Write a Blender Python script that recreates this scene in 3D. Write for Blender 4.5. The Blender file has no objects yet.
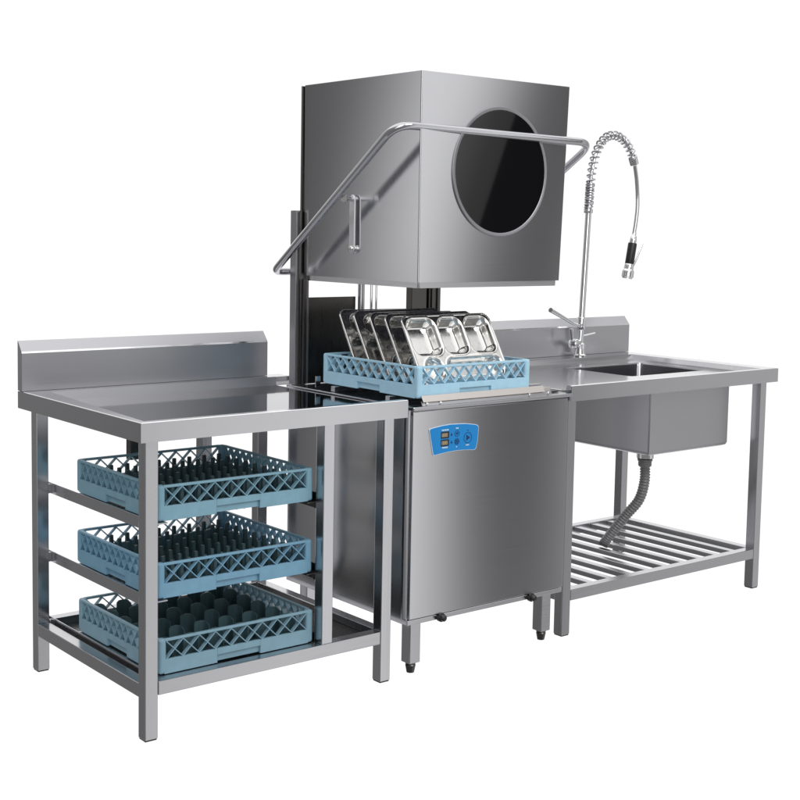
import bpy, bmesh, math, random
from mathutils import Vector, Matrix
R = math.radians
random.seed(4)
sc = bpy.context.scene
col = sc.collection

# ------------------------------------------------------------------ camera
f_px, cx, cy = 1320.37, 378.1, 348.15
yaw, pitch, roll = 0.6664, 0.0905, 0.0167
fwd = Vector((math.sin(yaw)*math.cos(pitch), math.cos(yaw)*math.cos(pitch), -math.sin(pitch)))
rt = Vector((math.cos(yaw), -math.sin(yaw), 0)); up = rt.cross(fwd)
c_, s_ = math.cos(roll), math.sin(roll)
r2 = rt*c_ + up*s_; u2 = -rt*s_ + up*c_
cd = bpy.data.cameras.new('camera'); cam = bpy.data.objects.new('camera', cd); col.objects.link(cam)
m = Matrix((r2, u2, -fwd)).transposed().to_4x4(); m.translation = Vector((-1.5758, -2.9686, 1.3508))
cam.matrix_world = m
cd.sensor_width = 36; cd.sensor_fit = 'HORIZONTAL'; cd.lens = f_px/800*36
cd.shift_x = (400-cx)/800; cd.shift_y = (cy-400)/800
cd.clip_start = .05; cd.clip_end = 100
sc.camera = cam
sc.view_settings.view_transform = 'Standard'; sc.view_settings.look = 'None'
sc.view_settings.exposure = 0; sc.view_settings.gamma = 1
try:
    sc.cycles.max_bounces = 10; sc.cycles.glossy_bounces = 7; sc.cycles.use_denoising = True
except Exception: pass

# ------------------------------------------------------------------ studio surroundings (white sweep behind, soft boxes and dark flags in front)
w = bpy.data.worlds.new('World'); sc.world = w; w.use_nodes = True
nt = w.node_tree; nt.nodes.clear()
def N(t, **k):
    n = nt.nodes.new(t)
    for a, b in k.items(): setattr(n, a, b)
    return n
def L(a, b): nt.links.new(a, b)
def mth(op, a, b=None, c=None):
    n = N('ShaderNodeMath', operation=op)
    for i, v in enumerate((a, b, c)):
        if v is None: continue
        if isinstance(v, (int, float)): n.inputs[i].default_value = v
        else: L(v, n.inputs[i])
    return n.outputs[0]
tc = N('ShaderNodeTexCoord'); sp = N('ShaderNodeSeparateXYZ'); L(tc.outputs['Generated'], sp.inputs[0])
az = mth('ARCTAN2', sp.outputs[0], sp.outputs[1])
el = mth('MAXIMUM', mth('ARCSINE', sp.outputs[2]), R(-2)); az = mth('ADD', az, mth('MULTIPLY', el, .30))   # soft box edges lean
az = mth('MULTIPLY', az, 180/math.pi)
# radiance of the studio round the compass: soft boxes, dark flags, white sweep (degrees, radiance)
STUDIO = [(-180,.3),(-166,.3),(-158,2.0),(-130,2.0),(-122,.3),(-60,.25),(-52,.12),(-46.8,.06),(-45,1.2),(-39.6,1.2),(-38,.65),(-36,.14),(-30.5,.07),(-28.6,.34),(-20,.40),(-6,.6),(6,1.06),
    (76,1.06),(84,.6),(104,.4),(120,.58),(127,.56),(132.2,.56),(133.4,.06),(137.55,.09),(137.65,.50),(138.4,.62),(140,1.2),(142,1.1),(144,.95),(149,.85),(157,.50),(166,.28),(180,.3)]
base = STUDIO[0][1]
for (a0_, v0_), (a1_, v1_) in zip(STUDIO, STUDIO[1:]):
    if v0_ == v1_: continue
    q = N('ShaderNodeMapRange'); L(az, q.inputs[0]); q.clamp = True
    for i_, v_ in enumerate((a0_, a1_, 0, v1_-v0_)): q.inputs[i_+1].default_value = v_
    base = mth('ADD', base, q.outputs[0])
# the left-hand soft box ends above the floor: below it that side is dim
lowl = mth('MULTIPLY', mth('LESS_THAN', sp.outputs[0], 0), mth('LESS_THAN', sp.outputs[2], math.sin(R(-4))))
base = mth('ADD', mth('MULTIPLY', base, mth('SUBTRACT', 1, lowl)), mth('MULTIPLY', mth('MINIMUM', base, .22), lowl))
mr = N('ShaderNodeMapRange', interpolation_type='SMOOTHSTEP'); L(sp.outputs[2], mr.inputs[0])
mr.inputs[1].default_value = .52; mr.inputs[2].default_value = .70
mr.inputs[3].default_value = 0; mr.inputs[4].default_value = 1
k1 = mth('SUBTRACT', 1, mr.outputs[0])
tot = mth('ADD', mth('MULTIPLY', base, k1), mth('MULTIPLY', mr.outputs[0], 1.3))     # overhead soft box
comb = N('ShaderNodeCombineXYZ')
for i in range(3): L(tot, comb.inputs[i])
bg = N('ShaderNodeBackground'); L(comb.outputs[0], bg.inputs[0]); bg.inputs[1].default_value = 1
ou = N('ShaderNodeOutputWorld'); L(bg.outputs[0], ou.inputs[0])

def area(name, loc, target, sx, sy, power, colr=(1, 1, 1)):
    l = bpy.data.lights.new(name, 'AREA'); l.shape = 'RECTANGLE'; l.size = sx; l.size_y = sy; l.energy = power; l.color = colr
    o = bpy.data.objects.new(name, l); col.objects.link(o); o.location = loc
    o.rotation_euler = (Vector(target)-Vector(loc)).to_track_quat('-Z', 'Y').to_euler()
    return o
area('key_softbox', (1.5, -3.4, 3.3), (1.2, .2, .7), 1.6, 1.2, 45)

# ------------------------------------------------------------------ materials
MATS = {}
def principled(name, colr, metal=0, rough=.4, aniso=0, arot=0, tangent=None, streak=None, spec=.5, bump=0, var=.0, coat=0, rv=.06):
    m = bpy.data.materials.new(name); m.use_nodes = True; t = m.node_tree; n = t.nodes; b = n['Principled BSDF']
    b.inputs['Base Color'].default_value = (*colr, 1); b.inputs['Metallic'].default_value = metal
    b.inputs['Roughness'].default_value = rough; b.inputs['Specular IOR Level'].default_value = spec
    b.inputs['Coat Weight'].default_value = coat
    if aniso:
        b.inputs['Anisotropic'].default_value = aniso; b.inputs['Anisotropic Rotation'].default_value = arot
        tg = n.new('ShaderNodeTangent'); tg.direction_type = 'RADIAL'; tg.axis = tangent or 'Z'
        t.links.new(tg.outputs[0], b.inputs['Tangent'])
    if streak:
        co = n.new('ShaderNodeTexCoord'); mp = n.new('ShaderNodeMapping'); mp.inputs['Scale'].default_value = streak
        nz = n.new('ShaderNodeTexNoise'); nz.inputs['Scale'].default_value = 1; nz.inputs['Detail'].default_value = 3; nz.inputs['Roughness'].default_value = .65
        t.links.new(co.outputs['Object'], mp.inputs[0]); t.links.new(mp.outputs[0], nz.inputs['Vector'])
        r = n.new('ShaderNodeMapRange'); t.links.new(nz.outputs['Fac'], r.inputs[0])
        r.inputs[1].default_value = .3; r.inputs[2].default_value = .7
        r.inputs[3].default_value = max(.02, rough-rv); r.inputs[4].default_value = rough+rv
        t.links.new(r.outputs[0], b.inputs['Roughness'])
        if var:
            mx = n.new('ShaderNodeMapRange'); t.links.new(nz.outputs['Fac'], mx.inputs[0])
            mx.inputs[1].default_value = .25; mx.inputs[2].default_value = .75; mx.inputs[3].default_value = 1-var; mx.inputs[4].default_value = 1+var
            vm = n.new('ShaderNodeVectorMath'); vm.operation = 'SCALE'; vm.inputs[0].default_value = colr
            t.links.new(mx.outputs[0], vm.inputs['Scale']); t.links.new(vm.outputs[0], b.inputs['Base Color'])
        if bump:
            bp = n.new('ShaderNodeBump'); bp.inputs['Strength'].default_value = bump; bp.inputs['Distance'].default_value = .0005
            t.links.new(nz.outputs['Fac'], bp.inputs['Height']); t.links.new(bp.outputs[0], b.inputs['Normal'])
    MATS[name] = m; return m
STEEL = (.64, .64, .66)
M_sheet = principled('brushed_steel_sheet', (.58, .58, .60), 1, .165, .95, .25, 'Z', (2, 2, 650), var=.010, rv=.006)
M_flat = principled('brushed_steel_top', (.58, .58, .60), 1, .17, 0, 0, None, (3, 300, 3), var=.01, rv=.02)
M_splash = principled('brushed_steel_splashback', (.50, .50, .52), 1, .36, 0, 0, None, (2, 2, 400), var=.012, rv=.02)
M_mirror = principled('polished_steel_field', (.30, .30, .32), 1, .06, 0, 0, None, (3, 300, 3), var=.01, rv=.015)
M_tube = principled('brushed_steel_tube', (.56, .56, .58), 1, .20, .6, .25, 'Z', (300, 300, 3), var=.015, rv=.03)
M_rail = principled('brushed_steel_rail', (.56, .56, .58), 1, .22, 0, 0, None, (6, 6, 300), var=.015, rv=.03)
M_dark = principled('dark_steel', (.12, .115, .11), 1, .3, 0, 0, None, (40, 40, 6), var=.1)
M_handle = principled('polished_tube_steel', (.56, .56, .58), 1, .13)
M_wall = principled('satin_steel_fold', (.36, .36, .38), 1, .42)
M_edge = principled('highlight_steel_edge', (.95, .95, .96), 1, .12)  # near-white steel: the highlight along the folded edges is put into its colour
M_arm = principled('zinc_plated_link', (.86, .86, .87), 1, .5)
M_chrome = principled('polished_steel', (.78, .78, .79), 1, .09)
M_tray = principled('pressed_tray_steel', (.84, .83, .81), 1, .13, 0, 0, None, (60, 60, 60), var=.03)
M_black = principled('black_plastic', (.012, .012, .013), 0, .4, streak=(40, 40, 40))
M_glass = principled('black_window_glass', (.002, .002, .003), 0, .02, spec=.6)
M_blue = principled('light_blue_plastic', (.42, .68, .84), 0, .42, streak=(30, 30, 30), var=.06)
M_teal = principled('teal_grey_plastic', (.225, .41, .51), 0, .42, streak=(30, 30, 30), var=.08)
M_mid = principled('mid_blue_plastic', (.185, .37, .51), 0, .42, streak=(30, 30, 30), var=.08)
M_grey = principled('worn_grey_blue_plastic', (.22, .37, .455), 0, .45, streak=(30, 30, 30), var=.08)
M_guard = principled('reflection_tinted_strip', (.66, .62, .59), 1, .38)  # paler, warmer steel: the reflection on the guard is painted into its colour
M_peg = principled('shaded_rack_plastic', (.05, .10, .115), 0, .45, streak=(30, 30, 30), var=.1)  # same plastic as the racks, with the shade inside them painted into its colour
M_panelblue = principled('blue_overlay', (.0, .235, .62), 0, .3)
M_panelwhite = principled('pale_overlay_border', (.7, .82, .9), 0, .35)
M_navy = principled('dark_print', (.004, .03, .12), 0, .4)
M_digit = principled('amber_digits', (.7, .55, .35), 0, .4)
M_hose = principled('grey_corrugated_plastic', (.2, .2, .205), 0, .4, streak=(50, 50, 50), var=.1)

# ------------------------------------------------------------------ mesh helpers
class MB:
    def __init__(s): s.v = []; s.f = []; s.sm = []
    def add(s, vs, fs, smooth=False):
        o = len(s.v); s.v += [tuple(v) for v in vs]; s.f += [tuple(i+o for i in f) for f in fs]; s.sm += [smooth]*len(fs); return s
    def addbm(s, bm, smooth=False):
        bm.verts.index_update(); s.add([v.co.copy() for v in bm.verts], [[v.index for v in f.verts] for f in bm.faces], smooth); bm.free(); return s
    def box(s, x0, x1, y0, y1, z0, z1, bev=0, seg=2):
        vs = [(x, y, z) for x in (x0, x1) for y in (y0, y1) for z in (z0, z1)]
        fs = [(0, 1, 3, 2), (4, 6, 7, 5), (0, 4, 5, 1), (2, 3, 7, 6), (0, 2, 6, 4), (1, 5, 7, 3)]
        return s.solid(vs, fs, bev, seg)
    def solid(s, vs, fs, bev=0, seg=2):
        if not bev: return s.add(vs, fs)
        bm = bmesh.new(); bv = [bm.verts.new(v) for v in vs]
        for f in fs: bm.faces.new([bv[i] for i in f])
        bmesh.ops.recalc_face_normals(bm, faces=bm.faces)
        bmesh.ops.bevel(bm, geom=list(bm.edges), offset=bev, segments=seg, profile=.5, affect='EDGES', clamp_overlap=True)
        return s.addbm(bm)
    def bar(s, a, b, wdt, hgt, upv=(0, 0, 1), bev=0):
        a = Vector(a); b = Vector(b); d = (b-a).normalized(); u = Vector(upv); sd = d.cross(u)
        if sd.length < 1e-5: sd = d.cross(Vector((1, 0, 0)))
        sd.normalize(); u = sd.cross(d).normalized(); sd *= wdt/2; u *= hgt/2
        vs = []
        for p in (a, b): vs += [p-sd-u, p+sd-u, p+sd+u, p-sd+u]
        return s.solid(vs, [(0, 1, 2, 3), (4, 7, 6, 5), (0, 4, 5, 1), (1, 5, 6, 2), (2, 6, 7, 3), (3, 7, 4, 0)], bev)
    def tube(s, pts, r, n=16, caps=True):
        pts = [Vector(p) for p in pts]; rs = r if isinstance(r, (list, tuple)) else [r]*len(pts)
        T = []
        for i in range(len(pts)):
            a = pts[max(0, i-1)]; b = pts[min(len(pts)-1, i+1)]; T.append((b-a).normalized())
        u = T[0].orthogonal().normalized(); vs = []; fs = []
        for i, p in enumerate(pts):
            u = (u-T[i]*u.dot(T[i])).normalized(); v = T[i].cross(u)
            for k in range(n):
                a = 2*math.pi*k/n; vs.append(p+(u*math.cos(a)+v*math.sin(a))*rs[i])
        for i in range(len(pts)-1):
            for k in range(n):
                k2 = (k+1) % n; fs.append((i*n+k, i*n+k2, (i+1)*n+k2, (i+1)*n+k))
        s.add(vs, fs, True)
        if caps:
            s.add(vs[:n], [tuple(range(n))[::-1]]); s.add(vs[-n:], [tuple(range(n))])
        return s
    def lathe(s, c, axis, prof, n=32):   # prof: (radius, distance along axis)
        c = Vector(c); ax = Vector(axis).normalized(); u = ax.orthogonal().normalized(); v = ax.cross(u); vs = []; fs = []
        for r, h in prof:
            for k in range(n):
                a = 2*math.pi*k/n; vs.append(c+ax*h+(u*math.cos(a)+v*math.sin(a))*r)
        for i in range(len(prof)-1):
            for k in range(n):
                k2 = (k+1) % n; fs.append((i*n+k, i*n+k2, (i+1)*n+k2, (i+1)*n+k))
        s.add(vs, fs, True); return s
    def prism(s, poly, y0, y1, bev=0):   # polygon in XZ extruded along Y
        n = len(poly); vs = [(x, y0, z) for x, z in poly]+[(x, y1, z) for x, z in poly]
        fs = [tuple(range(n)), tuple(range(n, 2*n))[::-1]]+[(i, i+n, (i+1) % n+n, (i+1) % n) for i in range(n)]
        return s.solid(vs, fs, bev, 1)
    def build(s, name, mat, parent=None, **k):
        me = bpy.data.meshes.new(name); me.from_pydata(s.v, [], s.f); me.update()
        me.polygons.foreach_set('use_smooth', s.sm)
        bm = bmesh.new(); bm.from_mesh(me); bmesh.ops.recalc_face_normals(bm, faces=bm.faces)
        for e in bm.edges:
            if len(e.link_faces) == 2 and e.calc_face_angle(0) > R(38): e.smooth = False
        bm.to_mesh(me); bm.free()
        me.materials.append(mat); o = bpy.data.objects.new(name, me); col.objects.link(o)
        if parent: o.parent = parent
        for a, b in k.items(): o[a] = b
        return o
def thing(name, label, cat, loc=(0, 0, 0), group=None):
    o = bpy.data.objects.new(name, None); col.objects.link(o); o.location = loc; o.empty_display_size = .1
    o['label'] = label; o['category'] = cat
    if group: o['group'] = group
    return o
def box(name, mat, parent, *a, bev=.0015, **k): return MB().box(*a, bev=bev).build(name, mat, parent, **k)
def circle(cx, cz, r, n=40): return [(cx+r*math.cos(2*math.pi*i/n), cz+r*math.sin(2*math.pi*i/n)) for i in range(n)]
def fillet(pts, r, n=8):
    pts = [Vector(p) for p in pts]; out = [pts[0]]
    for i in range(1, len(pts)-1):
        a = (pts[i-1]-pts[i]); b = (pts[i+1]-pts[i]); rr = min(r, a.length*.45, b.length*.45)
        p0 = pts[i]+a.normalized()*rr; p2 = pts[i]+b.normalized()*rr
        for k in range(n+1):
            t = k/n; out.append(p0*(1-t)**2+pts[i]*2*t*(1-t)+p2*t*t)
    out.append(pts[-1]); return out

H = .85; AP = .052
# tabletop with sunken tray: profile built from flat pieces, one mesh.
def table_top(x0, x1, y1, zf, lx0, lx1, ly0, ly1, hole=None, left_open=False, right_open=False, lf=None):
    """outer box x0..x1, 0..y1; sunken field lx0..lx1, ly0..ly1 at height zf"""
    b = MB(); lf = lx0 if lf is None else lf
    # apron skirts (folded sheet); an open end is cut down to the field
    zr = zf-.001 if right_open else H-.0012; zl = zf-.001 if left_open else H-.0012
    b.box(x0, x1, 0, .0015, H-AP, H-.0012)
    b.box(x0, x0+.0015, .0015, y1, H-AP, zl)
    b.box(x1-.0015, x1, .0015, y1, H-AP, zr)
    b.box(x0+.0015, x1-.0015, y1-.0015, y1, H-AP, H-.0012)
    def quad(p): b.add(p, [(0, 1, 2, 3)])
    e = .004
    if right_open: lx1 = x1-.0016
    if left_open: lx0 = x0+.0016; lf = lx0
    er = 0 if right_open else e; el_ = 0 if left_open else e
    quad([(x0+el_, e, H), (x1-er, e, H), (lx1, ly0, H), (lf, ly0, H)])
    if not right_open: quad([(x1-e, e, H), (x1-e, y1-e, H), (lx1, ly1, H), (lx1, ly0, H)])
    quad([(x1-er, y1-e, H), (x0+el_, y1-e, H), (lx0, ly1, H), (lx1, ly1, H)])
    if not left_open: quad([(x0+e, y1-e, H), (x0+e, e, H), (lf, ly0, H), (lx0, ly1, H)])
    # chamfered outer edge
    ed = MB()
    r0 = [(x0+el_, e), (x1-er, e), (x1-er, y1-e), (x0+el_, y1-e)]; r1 = [(x0, 0), (x1, 0), (x1, y1), (x0, y1)]
    for i in range(4):
        if (i == 1 and right_open) or (i == 3 and left_open): continue
        j = (i+1) % 4
        ed.add([(*r0[i], H), (*r0[j], H), (*r1[j], H-e), (*r1[i], H-e)], [(0, 1, 2, 3)])
    # inner walls, slightly sloped
    s = .006; inn = [(lf, ly0), (lx1, ly0), (lx1, ly1), (lx0, ly1)]
    sr = 0 if right_open else s; sl = 0 if left_open else s
    low = [(lf+sl, ly0+s), (lx1-sr, ly0+s), (lx1-sr, ly1-s), (lx0+sl, ly1-s)]
    wl = MB()
    for i in range(4):
        if (i == 1 and right_open) or (i == 3 and left_open): continue
        j = (i+1) % 4; wl.add([(*inn[i], H), (*inn[j], H), (*low[j], zf), (*low[i], zf)], [(0, 1, 2, 3)])
    X0, Y0, X1, Y1 = lx0+sl, ly0+s, lx1-sr, ly1-s
    fl = MB()
    if not hole: fl.add([(lf+sl, Y0, zf), (X1, Y0, zf), (X1, Y1, zf), (X0, Y1, zf)], [(0, 1, 2, 3)])
    else:
        hx0, hx1, hy0, hy1, rr = hole; n = 6; hp = []
        for (qx, qy, a0) in ((hx1-rr, hy1-rr, 0), (hx0+rr, hy1-rr, 90), (hx0+rr, hy0+rr, 180), (hx1-rr, hy0+rr, 270)):
            for k in range(n+1):
                a = R(a0+90*k/n); hp.append((qx+rr*math.cos(a), qy+rr*math.sin(a), zf))
        outer = [(X1, Y1, zf), (X0, Y1, zf), (X0, Y0, zf), (X1, Y0, zf)]
        vs = hp+outer; m = len(hp); fs = []
        for q in range(4):
            for k in range(n): i = q*(n+1)+k; fs.append((i, i+1, m+q))
            i = q*(n+1)+n; fs.append((i, (i+1) % m, m+(q+1) % 4, m+q))
        fl.add(vs, fs)
    return b, fl, wl, ed

def backsplash(x0, x1, cut=.0):
    # profile in YZ: upright face, then a lip that slopes back and up
    prof = [(.741, H+.001), (.741, .964), (.7436, .9692), (.768, .9985), (.770, 1.0), (.772, .9985), (.7725, .90), (.7725, H+.001)]
    n = len(prof); vs = [(x0, y, z) for y, z in prof]+[(x1, y, z) for y, z in prof]
    fs = [tuple(range(n)), tuple(range(n, 2*n))[::-1]]+[(i, i+n, (i+1) % n+n, (i+1) % n) for i in range(n)]
    b = MB().add(vs, [f for q, f in enumerate(fs) if q != 3]); ed = MB().add(vs, [fs[3]])
    return b, ed

def leg(parent, x, y, z0=0, z1=H-AP+.03, w=.038):
    b = MB().box(x, x+w, y, y+w, z0+.004, z1, bev=.0022)
    o = b.build('leg', M_tube, parent)
    MB().box(x+.002, x+w-.002, y+.002, y+w-.002, z0, z0+.0055, bev=.001).build('foot_cap', M_black, o)
    return o

# ================================================================== left table
T1 = thing('rack_table', 'stainless steel work table with three racks slid in under its sunken top', 'work table')
W1 = .875; i0 = .026
a_, f_, w_, e_ = table_top(0, W1, .773, .822, .07, W1-.012, .026, .70, right_open=True, lf=.022); t_ = a_.build('table_top', M_flat, T1); f_.build('sunken_field', M_mirror, t_); w_.build('rim_wall', M_wall, t_); e_.build('highlight_edge', M_edge, t_)
b_, e_ = backsplash(0.0, .868); e_.build('highlight_edge', M_edge, b_.build('backsplash', M_splash, T1))
for x, y in ((i0, i0), (W1-i0-.042, i0), (i0, .70), (W1-i0-.042, .70)): leg(T1, x, y)
for y in (i0, .70): MB().box(.591, .629, y, y+.038, .158, H-AP+.03, bev=.0022).build('upright', M_tube, T1)
MB().box(.33, .37, .69, .72, .62, .82, bev=.002).build('dark_block', M_dark, T1)  # short dark block under the rear of the top
b = MB().box(i0+.039, W1-i0-.043, i0, i0+.036, .120, .158, bev=.002); b.build('lower_rail', M_rail, T1)
b = MB().box(i0+.039, W1-i0-.043, .70, .736, .120, .158, bev=.002); b.build('lower_rail', M_rail, T1)
b = MB().box(i0+.001, i0+.037, i0+.039, .699, .112, .150, bev=.002); b.build('lower_rail', M_rail, T1)
b = MB().box(W1-i0-.041, W1-i0-.005, i0+.039, .699, .120, .158, bev=.002); b.build('lower_rail', M_rail, T1)
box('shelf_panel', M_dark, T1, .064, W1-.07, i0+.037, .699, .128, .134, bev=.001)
RZ = [.571, .3625, .158]     # undersides of the three racks
for z in RZ:
    b = MB().box(.075, .0775, .058, .733, z-.030, z+.003, bev=.0008).box(.078, .110, .058, .54, z-.004, z-.0008, bev=.0005).box(.0642, .0748, .704, .730, z-.028, z, bev=.0005)
    b.build('rack_slide', M_rail, T1)
    b = MB().box(.6065, .609, .060, .70, z-.026, z+.020, bev=.0008).box(.56, .606, .060, .70, z-.004, z-.0008, bev=.0005).box(.592, .606, .060, .075, z-.022, z-.006, bev=.001)
    b.build('rack_slide', M_dark, T1)

# ================================================================== right table
X2, X3 = 1.564, 2.686
T2 = thing('sink_table', 'stainless steel sink table with one deep basin and a slatted lower shelf', 'sink table', (0, 0, 0))
a_, f_, w_, e_ = table_top(X2, X3, .773, .832, X2+.012, X3-.075, .022, .655, left_open=True, hole=(2.085, 2.515, .200, .530, .014)); t_ = a_.build('table_top', M_flat, T2); f_.build('sunken_field', M_flat, t_); w_.build('rim_wall', M_flat, t_); e_.build('highlight_edge', M_edge, t_)
box('ledge_end', M_flat, T1, .8752, .934, .700, .772, H-.03, H-.0002, bev=.001)
b_, e_ = backsplash(X2+.02, X3); e_.build('highlight_edge', M_edge, b_.build('backsplash', M_splash, T2))
for x, y in ((X2+.018, .03), (X3-.026-.038, .03), (X2+.018, .70), (X3-.026-.038, .70)): leg(T2, x, y)
xa, xb = X2+.018+.039, X3-.026-.039
box('lower_rail', M_rail, T2, xa, xb, .03, .066, .118, .155, bev=.002)
box('lower_rail', M_rail, T2, xa, xb, .701, .737, .118, .155, bev=.002)
box('lower_rail', M_rail, T2, xb+.002, xb+.037, .069, .699, .118, .155, bev=.002)
box('lower_rail', M_rail, T2, xa-.037, xa-.002, .069, .699, .118, .155, bev=.002)
for k in range(10):
    x = X2+.105+.0985*k
    box('slat', M_rail, T2, x-.014, x+.014, .0665, .7005, .132, .150, bev=.0015)
# basin: outer shell and inner hollow with rounded corners
def rrect(x0, x1, y0, y1, r, z, n=6):
    out = []
    for (qx, qy, a0) in ((x1-r, y1-r, 0), (x0+r, y1-r, 90), (x0+r, y0+r, 180), (x1-r, y0+r, 270)):
        for k in range(n+1):
            a = R(a0+90*k/n); out.append((qx+r*math.cos(a), qy+r*math.sin(a), z))
    return out
def stack(b, rings, cap=True, smooth=True):
    m = len(rings[0]); vs = [p for r in rings for p in r]; fs = []
    for i in range(len(rings)-1):
        for k in range(m): k2 = (k+1) % m; fs.append((i*m+k, i*m+k2, (i+1)*m+k2, (i+1)*m+k))
    o = len(b.sm); b.add(vs, fs, smooth)
    for q, f in enumerate(fs):          # long flat sides stay flat, only the corners are round
        if (Vector(vs[f[0]])-Vector(vs[f[1]])).length > .05: b.sm[o+q] = False
    if cap: b.add(rings[-1], [tuple(range(m))])
b = MB()
bx0, bx1, by0, by1, bz = 2.082, 2.535, .105, .545, .553
stack(b, [rrect(bx0, bx1, by0, by1, .006, .828), rrect(bx0, bx1, by0, by1, .006, bz+.014), rrect(bx0+.003, bx1-.003, by0+.003, by1-.003, .008, bz+.005), rrect(bx0+.012, bx1-.012, by0+.012, by1-.012, .01, bz)])
b.build('sink_basin', M_splash, T2)
b = MB()
stack(b, [rrect(2.085, 2.515, .200, .530, .014, .8318), rrect(2.087, 2.513, .202, .528, .014, .827), rrect(2.087, 2.513, .202, .528, .016, .60), rrect(2.10, 2.50, .22, .51, .03, .575), rrect(2.12, 2.48, .24, .49, .03, .57)])
b.build('basin_lining', M_flat, T2)
d = MB().lathe((2.235, .25, .5525), (0, 0, -1), [(.034, 0), (.034, .012), (.030, .014), (.030, .020), (.033, .022), (.033, .040), (.026, .044), (.0, .044)], 10).build('drain_fitting', M_chrome, T2)
MB().lathe((2.235, .25, .508), (0, 0, -1), [(.028, 0), (.028, .006), (.025, .008), (.025, .024), (.020, .030)], 24).build('hose_nut', M_hose, d)
path = [(2.236, .25, .49), (2.242, .255, .42), (2.250, .285, .345), (2.240, .335, .28), (2.222, .375, .22), (2.205, .405, .168), (2.200, .412, .152)]
def spline(P, n):
    P = [Vector(p) for p in P]; P = [2*P[0]-P[1]]+P+[2*P[-1]-P[-2]]; out = []
    for i in range(1, len(P)-2):
        for k in range(n):
            t = k/n; a, b2, c, d2 = P[i-1:i+3]
            out.append(.5*((2*b2)+(c-a)*t+(2*a-5*b2+4*c-d2)*t*t+(-a+3*b2-3*c+d2)*t**3))
    out.append(P[-2]); return out
sp_ = spline(path, 40)
MB().tube(sp_, [.0180+.0020*math.cos(2*math.pi*i/6) for i in range(len(sp_))], 20).build('drain_hose', M_hose, T2)

# ================================================================== faucet
FY = .70
F = thing('pre_rinse_faucet', 'tall chrome spring faucet with a hanging black-gripped sprayer behind the sink', 'faucet', (2.345, FY, H))
def P(x, z, y=FY): return (x-2.345, y-FY, z-H)
MB().lathe(P(2.345, H+.0005), (0, 0, 1), [(.0, 0), (.028, 0), (.028, .005), (.022, .010), (.019, .03), (.021, .032), (.021, .05), (.014, .056)], 28).build('base', M_chrome, F)
MB().tube([P(2.345, .89), P(2.352, 1.05), P(2.372, 1.46)], .0128, 20).build('pole', M_chrome, F)
MB().lathe(P(2.348, .955), (0.02, 0, 1), [(.0, 0), (.015, 0), (.017, .004), (.017, .05), (.015, .054), (.0, .054)], 24).build('valve_body', M_chrome, F)
lv = MB().tube([P(2.345, .972), P(2.29, .985, FY-.01), P(2.20, 1.018, FY-.03), P(2.125, 1.045, FY-.045)], [.0065, .0065, .008, .0095], 14)
lv.build('swing_handle', M_chrome, F)
k_ = MB().lathe(P(2.345, .905), (-1, -.25, 0), [(.0, 0), (.013, 0), (.013, .035), (.019, .038), (.021, .05), (.018, .064), (.010, .069), (.0, .07)], 24)
k_.tube([P(2.275, .92, FY-.02), P(2.270, .965, FY-.02)], [.005, .009], 10).tube([P(2.345, .93), P(2.42, .942, FY-.01)], .0035, 10)
k_.build('tap_knob', M_chrome, F)
arc = spline([P(2.357+.015, 1.45), P(2.376, 1.53), P(2.384, 1.60), P(2.408, 1.672), P(2.452, 1.725), P(2.505, 1.742), P(2.560, 1.728), P(2.605, 1.69), P(2.628, 1.650)], 24)
MB().tube(arc, .0075, 12).build('inner_hose', M_chrome, F)
# helical spring round the arc
def helix(path, turns0, r, phase=0, n=14):
    L_ = [0]
    for i in range(1, len(path)): L_.append(L_[-1]+(path[i]-path[i-1]).length)
    u = None; fr = []
    for i in range(len(path)):
        T = (path[min(i+1, len(path)-1)]-path[max(i-1, 0)]).normalized()
        u = T.orthogonal().normalized() if u is None else (u-T*u.dot(T)).normalized(); fr.append((T, u.copy(), T.cross(u)))
    out = []; tot = turns0*n
    for q in range(tot+1):
        s = L_[-1]*q/tot; i = 0
        while i < len(path)-2 and L_[i+1] < s: i += 1
        t = (s-L_[i])/max(1e-9, L_[i+1]-L_[i]); p = path[i].lerp(path[i+1], t); T, uu, v = fr[i]; a = 2*math.pi*q/n+phase
        out.append(p+(uu*math.cos(a)+v*math.sin(a))*r)
    return out
MB().tube(helix(arc, 22, .0160), .0040, 8).tube(helix([Vector(P(2.370+.005*t, 1.445+.10*t)) for t in [0, .25, .5, .75, 1]], 10, .0155), .0042, 8).build('spring', M_handle, F)
MB().lathe(P(2.369, 1.425), (.05, 0, 1), [(.0, 0), (.018, 0), (.019, .004), (.019, .016), (.014, .02), (0, .02)], 24).build('collar', M_chrome, F)
MB().lathe(P(2.622, 1.662), (.45, 0, -1), [(0, 0), (.018, 0), (.019, .003), (.019, .034), (.015, .038), (0, .038)], 24).build('collar', M_chrome, F)
hs = spline([P(2.637, 1.635), P(2.655, 1.56), P(2.664, 1.47), P(2.658, 1.40), P(2.648, 1.345)], 12)
MB().tube(hs, .0085, 12).build('hose', M_chrome, F)
ax = Vector((-.19, 0, -1)).normalized(); hd = Vector(P(2.650, 1.35))
S = MB().lathe(hd, ax, [(0, 0), (.009, 0), (.010, .012), (.013, .016), (.015, .035), (.015, .046), (0, .046)], 20)
S = S.build('spray_head', M_chrome, F)
MB().lathe(hd+ax*.044, ax, [(0, 0), (.0175, 0), (.0185, .004), (.0185, .086), (.017, .09), (0, .09)], 20).build('grip', M_black, S)
MB().lathe(hd+ax*.132, ax, [(0, 0), (.019, 0), (.021, .005), (.021, .022), (.025, .027), (.026, .034), (.026, .055), (.022, .059), (.022, .062), (0, .062)], 20).build('nozzle', M_chrome, S)
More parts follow.
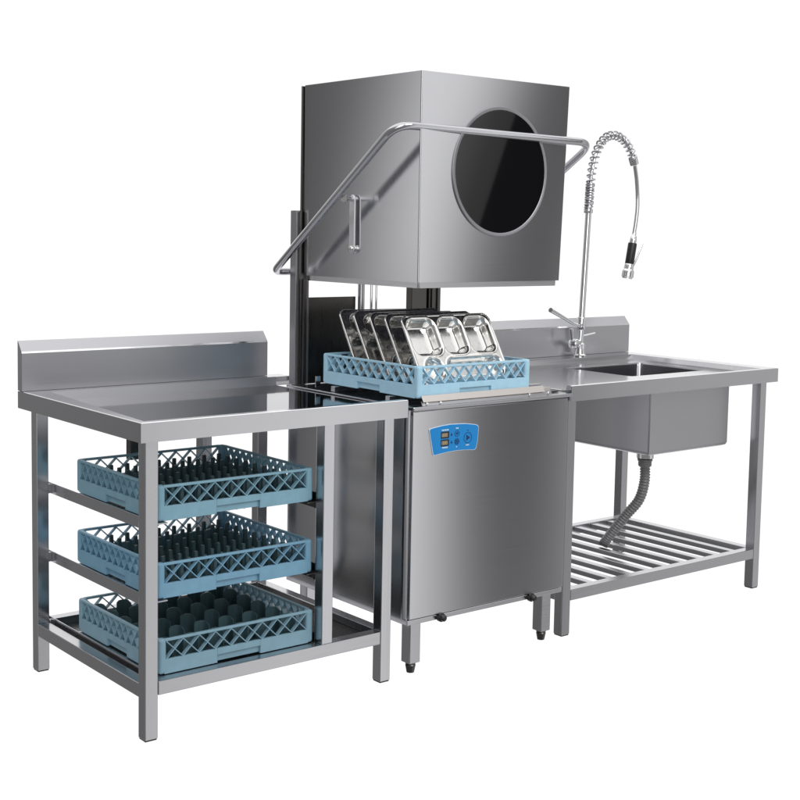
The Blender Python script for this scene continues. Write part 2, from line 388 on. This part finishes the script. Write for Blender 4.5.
MB().tube([hd+ax*.15+Vector((.02, 0, 0)), hd+ax*.11+Vector((.040, 0, 0)), hd+ax*.045+Vector((.062, 0, 0))], [.006, .0048, .0042], 10).build('spray_lever', M_chrome, S)

# ================================================================== dishwasher
D = thing('hood_dishwasher', 'pass-through dishwasher with raised steel hood, round black window and blue control panel', 'dishwasher')
A0, A1 = .887, 1.556
# cabinet with rounded vertical front corners
b = MB(); stack(b, [rrect(A0, A1, .013, .655, .02, .182), rrect(A0, A1, .013, .655, .02, .815)], True)
b.add(rrect(A0, A1, .013, .655, .02, .182), [tuple(range(28))[::-1]]); b.build('cabinet', M_sheet, D)
box('front_panel', M_sheet, D, .895, 1.550, .001, .0115, .184, .812, bev=.0018)
box('base_frame', M_rail, D, A0+.004, A1-.004, .006, .65, .165, .181, bev=.002)
for (x, y) in ((.928, .035), (1.490, .035), (.928, .58), (1.490, .58)):
    f = MB().box(x, x+.042, y, y+.042, .032, .164, bev=.0025).build('foot', M_rail, D)
    MB().lathe((x+.021, y+.021, .033), (0, 0, -1), [(.017, 0), (.017, .004), (.014, .006), (.0165, .010), (.012, .033), (0, .033)], 20).build('leveling_foot', M_dark, f)
for x in (1.02, 1.404):
    MB().lathe((x, .0055, .1725), (0, -1, 0), [(.0, 0), (.014, 0), (.014, .010), (.010, .012), (.010, .022), (.006, .026), (0, .026)], 16).build('bolt', M_black, D)
# top plate with front lip, sloped plate and rack guard
b = MB().box(A0, A1, .030, .655, .8155, .828, bev=.0015)
b.build('top_plate', M_flat, D)
b = MB().box(A0+.002, A1+.004, -.008, .0285, .8155, .8275, bev=.003); b.build('front_lip', M_rail, D)
b = MB().bar((.928, .0005, .834), (1.47, .0005, .834), .003, .016, (0, .45, 1)).build('sloped_plate', M_rail, D)
b = MB().bar((.930, .0015, .8485), (1.437, .0015, .8485), .0025, .022, (0, .50, .84), bev=.0008).box(1.4375, 1.468, .002, .005, .8385, .852, bev=.001); b.build('rack_guard', M_guard, D)
for x in (.945, .998, 1.37, 1.455): MB().lathe((x, -.002, .834), (0, -1, .3), [(0, 0), (.005, 0), (.005, .003), (.003, .005), (0, .005)], 12).build('bolt', M_chrome, D)
for y in (.12, .40): box('rack_rail', M_rail, D, .90, 1.545, y, y+.02, .829, .846, bev=.001)
box('tank_channel', M_black, D, 1.475, 1.535, .03, .25, .829, .833, bev=.001)
box('latch', M_chrome, D, .905, .925, .512, .515, .832, .868, bev=.001)
# masts and rear panel
for x0, x1, nm in ((.897, .952, 0), (1.475, 1.53, 1)):
    b = MB().box(x0, x1, .622, .655, .829, 1.405, bev=.002)
    mo = b.build('mast', M_dark if nm else M_wall, D)
    b = MB().box(x0+.010, x0+.016, .616, .6215, .83, 1.40).box(x0+.036, x0+.042, .616, .6215, .83, 1.40)
    b.build('guide_channel', M_dark, mo)
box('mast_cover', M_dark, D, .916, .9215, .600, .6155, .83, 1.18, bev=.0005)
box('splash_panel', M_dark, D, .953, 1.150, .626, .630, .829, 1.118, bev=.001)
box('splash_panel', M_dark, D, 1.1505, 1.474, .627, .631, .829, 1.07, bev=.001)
for x, r in ((1.163, .012), (1.207, .005), (1.228, .004)): MB().tube([(x, .612, .83), (x, .612, 1.20)], r, 14).build('wash_pipe', M_chrome if r < .01 else M_tube, D)
for x in (1.40,): box('hood_spring_cover', M_dark, D, x, x+.07, .628, .660, .8295, 1.36, bev=.002)
# hood: open-bottomed shell, slightly wider at the top as in the photograph
def shell(inset, z0, z1, rr):
    a, c = .5, 0
    r0 = rrect(.923+inset, 1.517-inset, .024+inset, .612-inset, rr, z0, 3)
    r1 = rrect(.920+inset, 1.538-inset, .021+inset, .616-inset, rr, z1, 3)
    return r0, r1
o0, o1 = shell(0, 1.193, 1.810, .004); n0, n1 = shell(.012, 1.193, 1.78, .003)
_, o2 = shell(.002, 1.193, 1.8115, .003)
b = MB(); stack(b, [n1, n0, o0, o1, o2], True); b.add(n1, [tuple(range(len(n1)))])
hood = b.build('hood', M_sheet, D)
b = MB(); r_out = rrect(.930, 1.508, .030, .606, .004, 1.1925, 3); r_lo = rrect(.930, 1.508, .030, .606, .006, 1.176, 3); r_in = rrect(.945, 1.493, .045, .59, .004, 1.176, 3); r_it = rrect(.945, 1.493, .045, .59, .004, 1.1925, 3)
stack(b, [r_it, r_out, r_lo, r_in, r_it], False); b.build('hood_lip', M_rail, hood)
box('hood_rear_flange', M_dark, hood, .912, .930, .618, .6215, 1.20, 1.808, bev=.0005)
wx, wz, wr = 1.243, 1.530, .192
ring = MB().lathe((wx, .0215, wz), (0, -1, 0), [(wr-.005, 0), (wr-.0045, .003), (wr-.003, .004), (wr+.005, .004), (wr+.0065, .0025), (wr+.007, -.002)], 96).build('window_ring', M_wall, hood)
MB().lathe((wx, .0215, wz), (0, -1, 0), [(0, .0030), (wr-.004, .0030), (wr-.004, -.002)], 96).build('window', M_glass, hood)
# lift handle: one bent tube
hp = [(1.00, .668, 1.203), (.842, .668, 1.203), (.838, .036, 1.652), (1.628, .0, 1.637), (1.632, .668, 1.203), (1.45, .668, 1.203)]
def fil(pts, rads):
    pts = [Vector(p) for p in pts]; out = [pts[0]]
    for i in range(1, len(pts)-1):
        a = pts[i-1]-pts[i]; c = pts[i+1]-pts[i]; rr = rads[i-1]
        p0 = pts[i]+a.normalized()*rr; p2 = pts[i]+c.normalized()*rr
        for k in range(11): t = k/10; out.append(p0*(1-t)**2+pts[i]*2*t*(1-t)+p2*t*t)
    out.append(pts[-1]); return out
MB().tube(fil(hp, [.03, .065, .065, .03]), .0125, 22).build('lift_handle', M_handle, D)
def arm(x, s):
    b = MB(); zt, zb = 1.440, 1.286; y = .335; w_ = .0135; poly = []
    for k in range(13): a = R(180*k/12); poly.append((y+w_*math.cos(a), zt+w_*math.sin(a)))
    for k in range(13): a = R(180+180*k/12); poly.append((y+w_*math.cos(a), zb+w_*math.sin(a)))
    n = len(poly); vs = [(x, py, pz) for py, pz in poly]+[(x+.006, py, pz) for py, pz in poly]
    fs = [tuple(range(n)), tuple(range(n, 2*n))[::-1]]+[(i, i+n, (i+1) % n+n, (i+1) % n) for i in range(n)]
    b.solid(vs, fs, .0012, 1); o = b.build('link_arm', M_arm, D)
    q = MB().lathe((x+.004, y+.002, zt), (-.062, -.034, 0), [(0, -.008), (.008, -.007), (.008, .050), (.011, .052), (.011, .066), (0, .066)], 18)
    q.build('pivot_bolt', M_chrome, o); q = MB()
    q.lathe((x-.008, y, zb), (1, 0, 0), [(0, 0), (.007, .001), (.009, .003), (.010, .008), (.0, .011)], 18)
    q.lathe((x+.0065, y, zb), (1, 0, 0), [(0, 0), (.013, 0), (.013, .003), (.016, .004), (.016, .0105), (0, .0105)], 24)
    q.build('pivot_bolt', M_chrome, o)
arm(.909, 1)
# control panel
top = [(.968, .7592), (1.0, .7635), (1.041, .7660), (1.102, .7635), (1.142, .7575)]
cp = [(.957, .752), (.9575, .7555), (.961, .7580)]+top+[(1.151, .7545), (1.1555, .7495), (1.156, .745), (1.1535, .707), (1.1475, .684), (1.144, .6795), (1.138, .678), (1.10, .6815), (1.064, .6825), (1.025, .6805), (.995, .6775), (.980, .6755), (.976, .6760), (.9735, .6785)]
pan = MB().prism(cp, -.0015, .0008, ).build('control_panel', M_panelwhite, D)
ccx = sum(p[0] for p in cp)/len(cp); ccz = sum(p[1] for p in cp)/len(cp)
MB().prism([(ccx+(x-ccx)*.983, ccz+(z-ccz)*.965) for x, z in cp], -.0022, -.0016).build('overlay', M_panelblue, pan)
for (x0, x1, z0, z1) in ((1.003, 1.0345, .7245, .7445), (1.003, 1.0345, .7010, .7205)):
    dd = MB().box(x0, x1, -.0032, -.0023, z0, z1).build('display', M_black, pan)
    g = MB(); sw = .0012
    for q in range(3):
        gx = x0+.0060+q*.0078; gz = (z0+z1)/2; hw = .0024; hh = .0048
        for (a, bb, c, e) in ((gx-hw, gx+hw, gz+hh, gz+hh), (gx-hw, gx+hw, gz, gz), (gx-hw, gx+hw, gz-hh, gz-hh)):
            g.box(a, bb, -.0038, -.0033, c-sw/2, c+sw/2)
        for sx in (-1, 1): g.box(gx+sx*(hw+.0002)-sw/2, gx+sx*(hw+.0002)+sw/2, -.0038, -.0033, gz-hh, gz+hh)
    g.build('digits', M_digit, dd)
# printed captions over and under the displays are unreadable dashes in the photograph
def dashes(xc, zc, n, wd, hgt):
    g = MB()
    for q in range(n): x = xc+(q-(n-1)/2)*wd*1.35; g.box(x-wd/2, x+wd/2, -.0028, -.0023, zc-hgt/2*(.8+.2*(q % 2)), zc+hgt/2)
    return g
for a in ((1.019, .7495, 6, .0034, .0042), (1.019, .6962, 5, .0034, .0042), (1.067, .7515, 2, .0042, .0036), (1.066, .6945, 1, .0042, .0030), (1.110, .6965, 3, .0032, .0036)):
    dashes(*a).build('caption', M_panelwhite, pan)
def ringp(g, x, z, r0, r1, n=24, a0=0, a1=360):
    m = n+1; vs = []
    for y in (-.0029, -.0023):
        for r in (r0, r1):
            for k in range(m): a = R(a0+(a1-a0)*k/n); vs.append((x+r*math.cos(a), y, z+r*math.sin(a)))
    fs = []
    for k in range(n):
        fs += [(k, k+1, m+k+1, m+k), (2*m+k, 3*m+k, 3*m+k+1, 2*m+k+1), (k, 2*m+k, 2*m+k+1, k+1), (m+k, m+k+1, 3*m+k+1, 3*m+k)]
    g.add(vs, fs)
def button(x, z, r, kind):
    g = MB(); ringp(g, x, z, r-.0014, r)
    if kind == 'drop': g.prism([(x-r*.5, z+.001), (x, z-r*.5), (x+r*.5, z+.001), (x+r*.1, z+r*.55)], -.0029, -.0023)
    if kind == 'fan':
        for a in (0, 72, 144, 216, 288): g.prism([(x, z), (x+r*.8*math.cos(R(a-20)), z+r*.8*math.sin(R(a-20))), (x+r*.8*math.cos(R(a+20)), z+r*.8*math.sin(R(a+20)))], -.0029, -.0023)
    if kind == 'go':
        g.prism([(x-r*.35, z-r*.55), (x+r*.6, z), (x-r*.35, z+r*.55)], -.0029, -.0023)
    return g.build('button', M_navy, pan)
button(1.067, .735, .0095, 'drop'); button(1.067, .7105, .0095, 'fan'); button(1.111, .719, .0165, 'go')
for z in (.7345, .7112): MB().prism([(1.041, z-.004), (1.049, z-.004), (1.045, z+.0045)], -.0029, -.0023).build('symbol', M_navy, pan)
g = MB().prism([(1.108, .7405), (1.114, .7405), (1.111, .7445)], -.0029, -.0023); g.build('symbol', M_navy, pan)

# ================================================================== racks
def lattice(b, p0, du, L_, z0, z1, nd, t, nin):
    """criss-cross bars between z0 and z1 along direction du from p0; t = bar width, nin = inward normal"""
    p0 = Vector(p0); du = Vector(du); nin = Vector(nin); pitch = L_/nd; h = z1-z0; dep = .013
    for k in range(nd):
        a = p0+du*(pitch*k)+Vector((0, 0, z0)); c = p0+du*(pitch*(k+1))+Vector((0, 0, z1))
        o = nin*(dep/2)
        b.bar(a+o, c+o, t, dep, nin)
        a2 = p0+du*(pitch*(k+1))+Vector((0, 0, z0)); c2 = p0+du*(pitch*k)+Vector((0, 0, z1)); o2 = nin*(dep/2-.0006)
        b.bar(a2+o2, c2+o2, t, dep, nin)
def rack(mat, sx, sy, h, nx, ny, insert, label, loc, grp='dish racks'):
    r = thing('dish_rack', label, 'dish rack', loc, grp)
    zl, zu = h*.42, h*.92; cw = .022; t = .010
    b = MB()
    # rounded corner posts
    for cx_, cy_ in ((0, 0), (1, 0), (0, 1), (1, 1)):
        x0 = cx_*(sx-cw); y0 = cy_*(sy-cw)
        b.box(x0, x0+cw, y0, y0+cw, 0.001, h, bev=.007, seg=3)
    for (xa, xb_, ya, yb) in ((cw-.006, sx-cw+.006, 0, t), (cw-.006, sx-cw+.006, sy-t, sy)):
        b.box(xa, xb_, ya+.0004, yb-.0004, h*.92, h-.0006, bev=.0015)
        # lower band with handle notch
        nx0, nx1 = sx*.36, sx*.64
        b.box(xa, nx0, ya+.0004, yb-.0004, .001, h*.42, bev=.001); b.box(nx1, xb_, ya+.0004, yb-.0004, .001, h*.42, bev=.001)
        b.box(nx0+.0001, nx1-.0001, ya+.0004, yb-.0004, h*.24, h*.42, bev=.0008)
        yi = .008 if ya == 0 else sy-.0095
        b.box(nx0, nx1, yi+.001, yi+.003, .004, h*.26)
    for (ya, yb, xa, xb_) in ((cw-.006, sy-cw+.006, 0, t), (cw-.006, sy-cw+.006, sx-t, sx)):
        b.box(xa+.0004, xb_-.0004, ya, yb, h*.92, h-.0006, bev=.0015)
        n0_, n1_ = sy*.38, sy*.62
        b.box(xa+.0004, xb_-.0004, ya, n0_, .001, h*.42, bev=.001); b.box(xa+.0004, xb_-.0004, n1_, yb, .001, h*.42, bev=.001)
        b.box(xa+.0004, xb_-.0004, n0_+.0001, n1_-.0001, h*.24, h*.42, bev=.0008)
        xi = .008 if xa == 0 else sx-.0095
        b.box(xi+.001, xi+.003, n0_, n1_, .004, h*.26)
    b.build('wall', mat, r)
    g = MB(); tt = .0023; e = .0006
    lattice(g, (cw, e, 0), (1, 0, 0), sx-2*cw, zl, zu, nx, tt, (0, 1, 0))
    lattice(g, (cw, sy-e, 0), (1, 0, 0), sx-2*cw, zl, zu, nx, tt, (0, -1, 0))
    lattice(g, (e, cw, 0), (0, 1, 0), sy-2*cw, zl, zu, ny, tt, (1, 0, 0))
    lattice(g, (sx-e, cw, 0), (0, 1, 0), sy-2*cw, zl, zu, ny, tt, (-1, 0, 0))
    g.build('lattice', mat, r)
    # floor grid
    g = MB(); n = 20
    for k in range(1, n):
        x = sx*k/n; g.box(x-.002, x+.002, t, sy-t, .003, .011); y = sy*k/n; g.box(t, sx-t, y-.002, y+.002, .0035, .0112)
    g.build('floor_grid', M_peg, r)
    def spread(name, mb, mat_, nx_, ny_, fx, fy):     # one mesh, one object per place
        first_ = mb.build(name, mat_, r)
        for i in range(nx_):
            for j in range(ny_):
                o = first_
                if i or j: o = first_.copy(); col.objects.link(o); o.parent = r
                o.location = (fx(i), fy(j), 0)
    g = MB()
    if insert == 'pegs':
        n = 9; w2 = .0065; w3 = .0050; zt = h*.78
        vs = [(a*w2, c*w2, .0115) for a, c in ((-1, -1), (1, -1), (1, 1), (-1, 1))]+[(a*w3, c*w3, zt) for a, c in ((-1, -1), (1, -1), (1, 1), (-1, 1))]
        g.solid(vs, [(0, 3, 2, 1), (4, 5, 6, 7), (0, 1, 5, 4), (1, 2, 6, 5), (2, 3, 7, 6), (3, 0, 4, 7)], .0012, 1)
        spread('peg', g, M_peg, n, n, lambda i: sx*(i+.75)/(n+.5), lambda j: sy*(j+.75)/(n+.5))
    elif insert == 'cells':
        n = 6; zt = h*.86; up_ = Vector((0, 0, 1))
        pts = [(-.027, .005), (-.020, .0055), (-.007, .004), (0, 0), (.004, -.008), (.006, -.022)]; zz = [zt-.007, zt-.0015, zt, zt, zt-.0015, zt-.008]
        off = []
        for q in range(len(pts)):
            a = Vector(pts[max(0, q-1)]); c = Vector(pts[min(len(pts)-1, q+1)]); d_ = (c-a).normalized(); off.append(Vector((-d_.y, d_.x))*.0013)
        vs = []
        for q in range(len(pts)):
            A = Vector(pts[q])
            for sgn in (-1, 1):
                B_ = A+off[q]*sgn; vs += [(B_.x, B_.y, .0115), (B_.x, B_.y, zz[q])]
        fs = [(0, 1, 3, 2), (20, 22, 23, 21)]
        for q in range(5): o_ = q*4; fs += [(o_, o_+4, o_+5, o_+1), (o_+2, o_+3, o_+7, o_+6), (o_+1, o_+5, o_+7, o_+3), (o_, o_+2, o_+6, o_+4)]
        g.add(vs, fs, True)
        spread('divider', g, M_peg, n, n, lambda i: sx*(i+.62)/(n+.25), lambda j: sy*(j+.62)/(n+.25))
    else:
        n = 9; g.box(-.004, .004, -.004, .004, .0115, h*.5, bev=.001)
        spread('peg', g, mat, n, 5, lambda i: sx*(i+.75)/(n+.5), lambda j: sy*(j+.75)/5.5)
    return r
rack(M_teal, .498, .490, .097, 9, 13, 'pegs', 'grey-blue peg rack on the topmost slides of the left table', (.0865, .068, RZ[0]))
rack(M_mid, .498, .490, .097, 9, 13, 'pegs', 'grey-blue peg rack on the middle slides between two other racks', (.0865, .068, RZ[1]))
rack(M_grey, .498, .490, .097, 9, 13, 'cells', 'blue rack with dark curved glass dividers on the lowest slides', (.0865, .060, RZ[2]+.001))
rack(M_blue, .465, .483, .098, 10, 10, 'low', 'light blue rack holding steel trays on top of the dishwasher', (.920, .012, .8475))

# ================================================================== compartment trays
def tray_mesh(flip):
    TW, TH = .365, .238; nx, ny = 150, 98
    comps = [('r', .070, .162, .059, .064), ('r', .186, .162, .051, .064), ('r', .298, .162, .054, .064), ('c', .070, .052, .040, .04), ('r', .235, .052, .116, .037)]
    if flip: comps = [(k, x, TH-y, a, b_) for k, x, y, a, b_ in comps]
    def sd(u, v, cx_, cz_, a, b_, r):
        dx = abs(u-cx_)-(a-r); dy = abs(v-cz_)-(b_-r)
        return math.hypot(max(dx, 0), max(dy, 0))+min(max(dx, dy), 0)-r
    vs = []; fs = []; idx = {}; hw, hh, rr = TW/2, TH/2, .03
    for j in range(ny+1):
        for i in range(nx+1):
            u = TW*i/nx; v = TH*j/ny
            s = sd(u, v, hw, hh, hw, hh, rr)
            if s > 0:      # pull corner points onto the rounded outline
                qx = hw+math.copysign(hw-rr, u-hw); qy = hh+math.copysign(hh-rr, v-hh); l = math.hypot(u-qx, v-qy)
                if s > .006: continue
                u = qx+(u-qx)*rr/l; v = qy+(v-qy)*rr/l; s = 0
            d = 0
            for k, x, y, a, b_ in comps:
                q = sd(u, v, x, y, a, b_, .040 if k == 'c' else .032)
                if q < 0: t = min(1, -q/.021); t = t*t*(3-2*t); d = max(d, .032*t)
                elif q < .004: d = min(d, -.0012*math.sin(math.pi*q/.004)) if d <= 0 else d
            if s > -.0012: d = .003
            elif s > -.005: d = -.0008
            idx[(i, j)] = len(vs); vs.append((u, v, -d))
    for j in range(ny):
        for i in range(nx):
            q = [(i, j), (i+1, j), (i+1, j+1), (i, j+1)]
            if all(k in idx for k in q): fs.append(tuple(idx[k] for k in q))
            else:
                q = [k for k in q if k in idx]
                if len(q) == 3: fs.append(tuple(idx[k] for k in q))
    me = bpy.data.meshes.new('compartment_tray'); me.from_pydata(vs, [], fs); me.update()
    me.polygons.foreach_set('use_smooth', [True]*len(fs)); me.materials.append(M_tray)
    return me
tm = [tray_mesh(False), tray_mesh(True)]
lean = R(31)
tl = ['rearmost compartment tray in the rack, farthest from the camera and round cup uppermost', 'second tray from the back in the rack, with a round cup at its top corner',
      'middle tray of the five leaning in the light blue rack', 'tray leaning directly behind the front tray in the rack', 'front compartment tray with its five hollows fully in view']
for k in range(5):
    o = bpy.data.objects.new('compartment_tray', tm[1 if k < 2 else 0]); col.objects.link(o)
    y = .020+.0795*(4-k); o.location = (.950, y, .884)
    o.rotation_euler = (R(90)-lean, R([.6, -.5, .4, -.3, 0][k]), 0)
    o['label'] = tl[k]; o['category'] = 'tray'; o['group'] = 'steel trays in the rack'
    md = o.modifiers.new('thickness', 'SOLIDIFY'); md.thickness = .0012; md.offset = 0
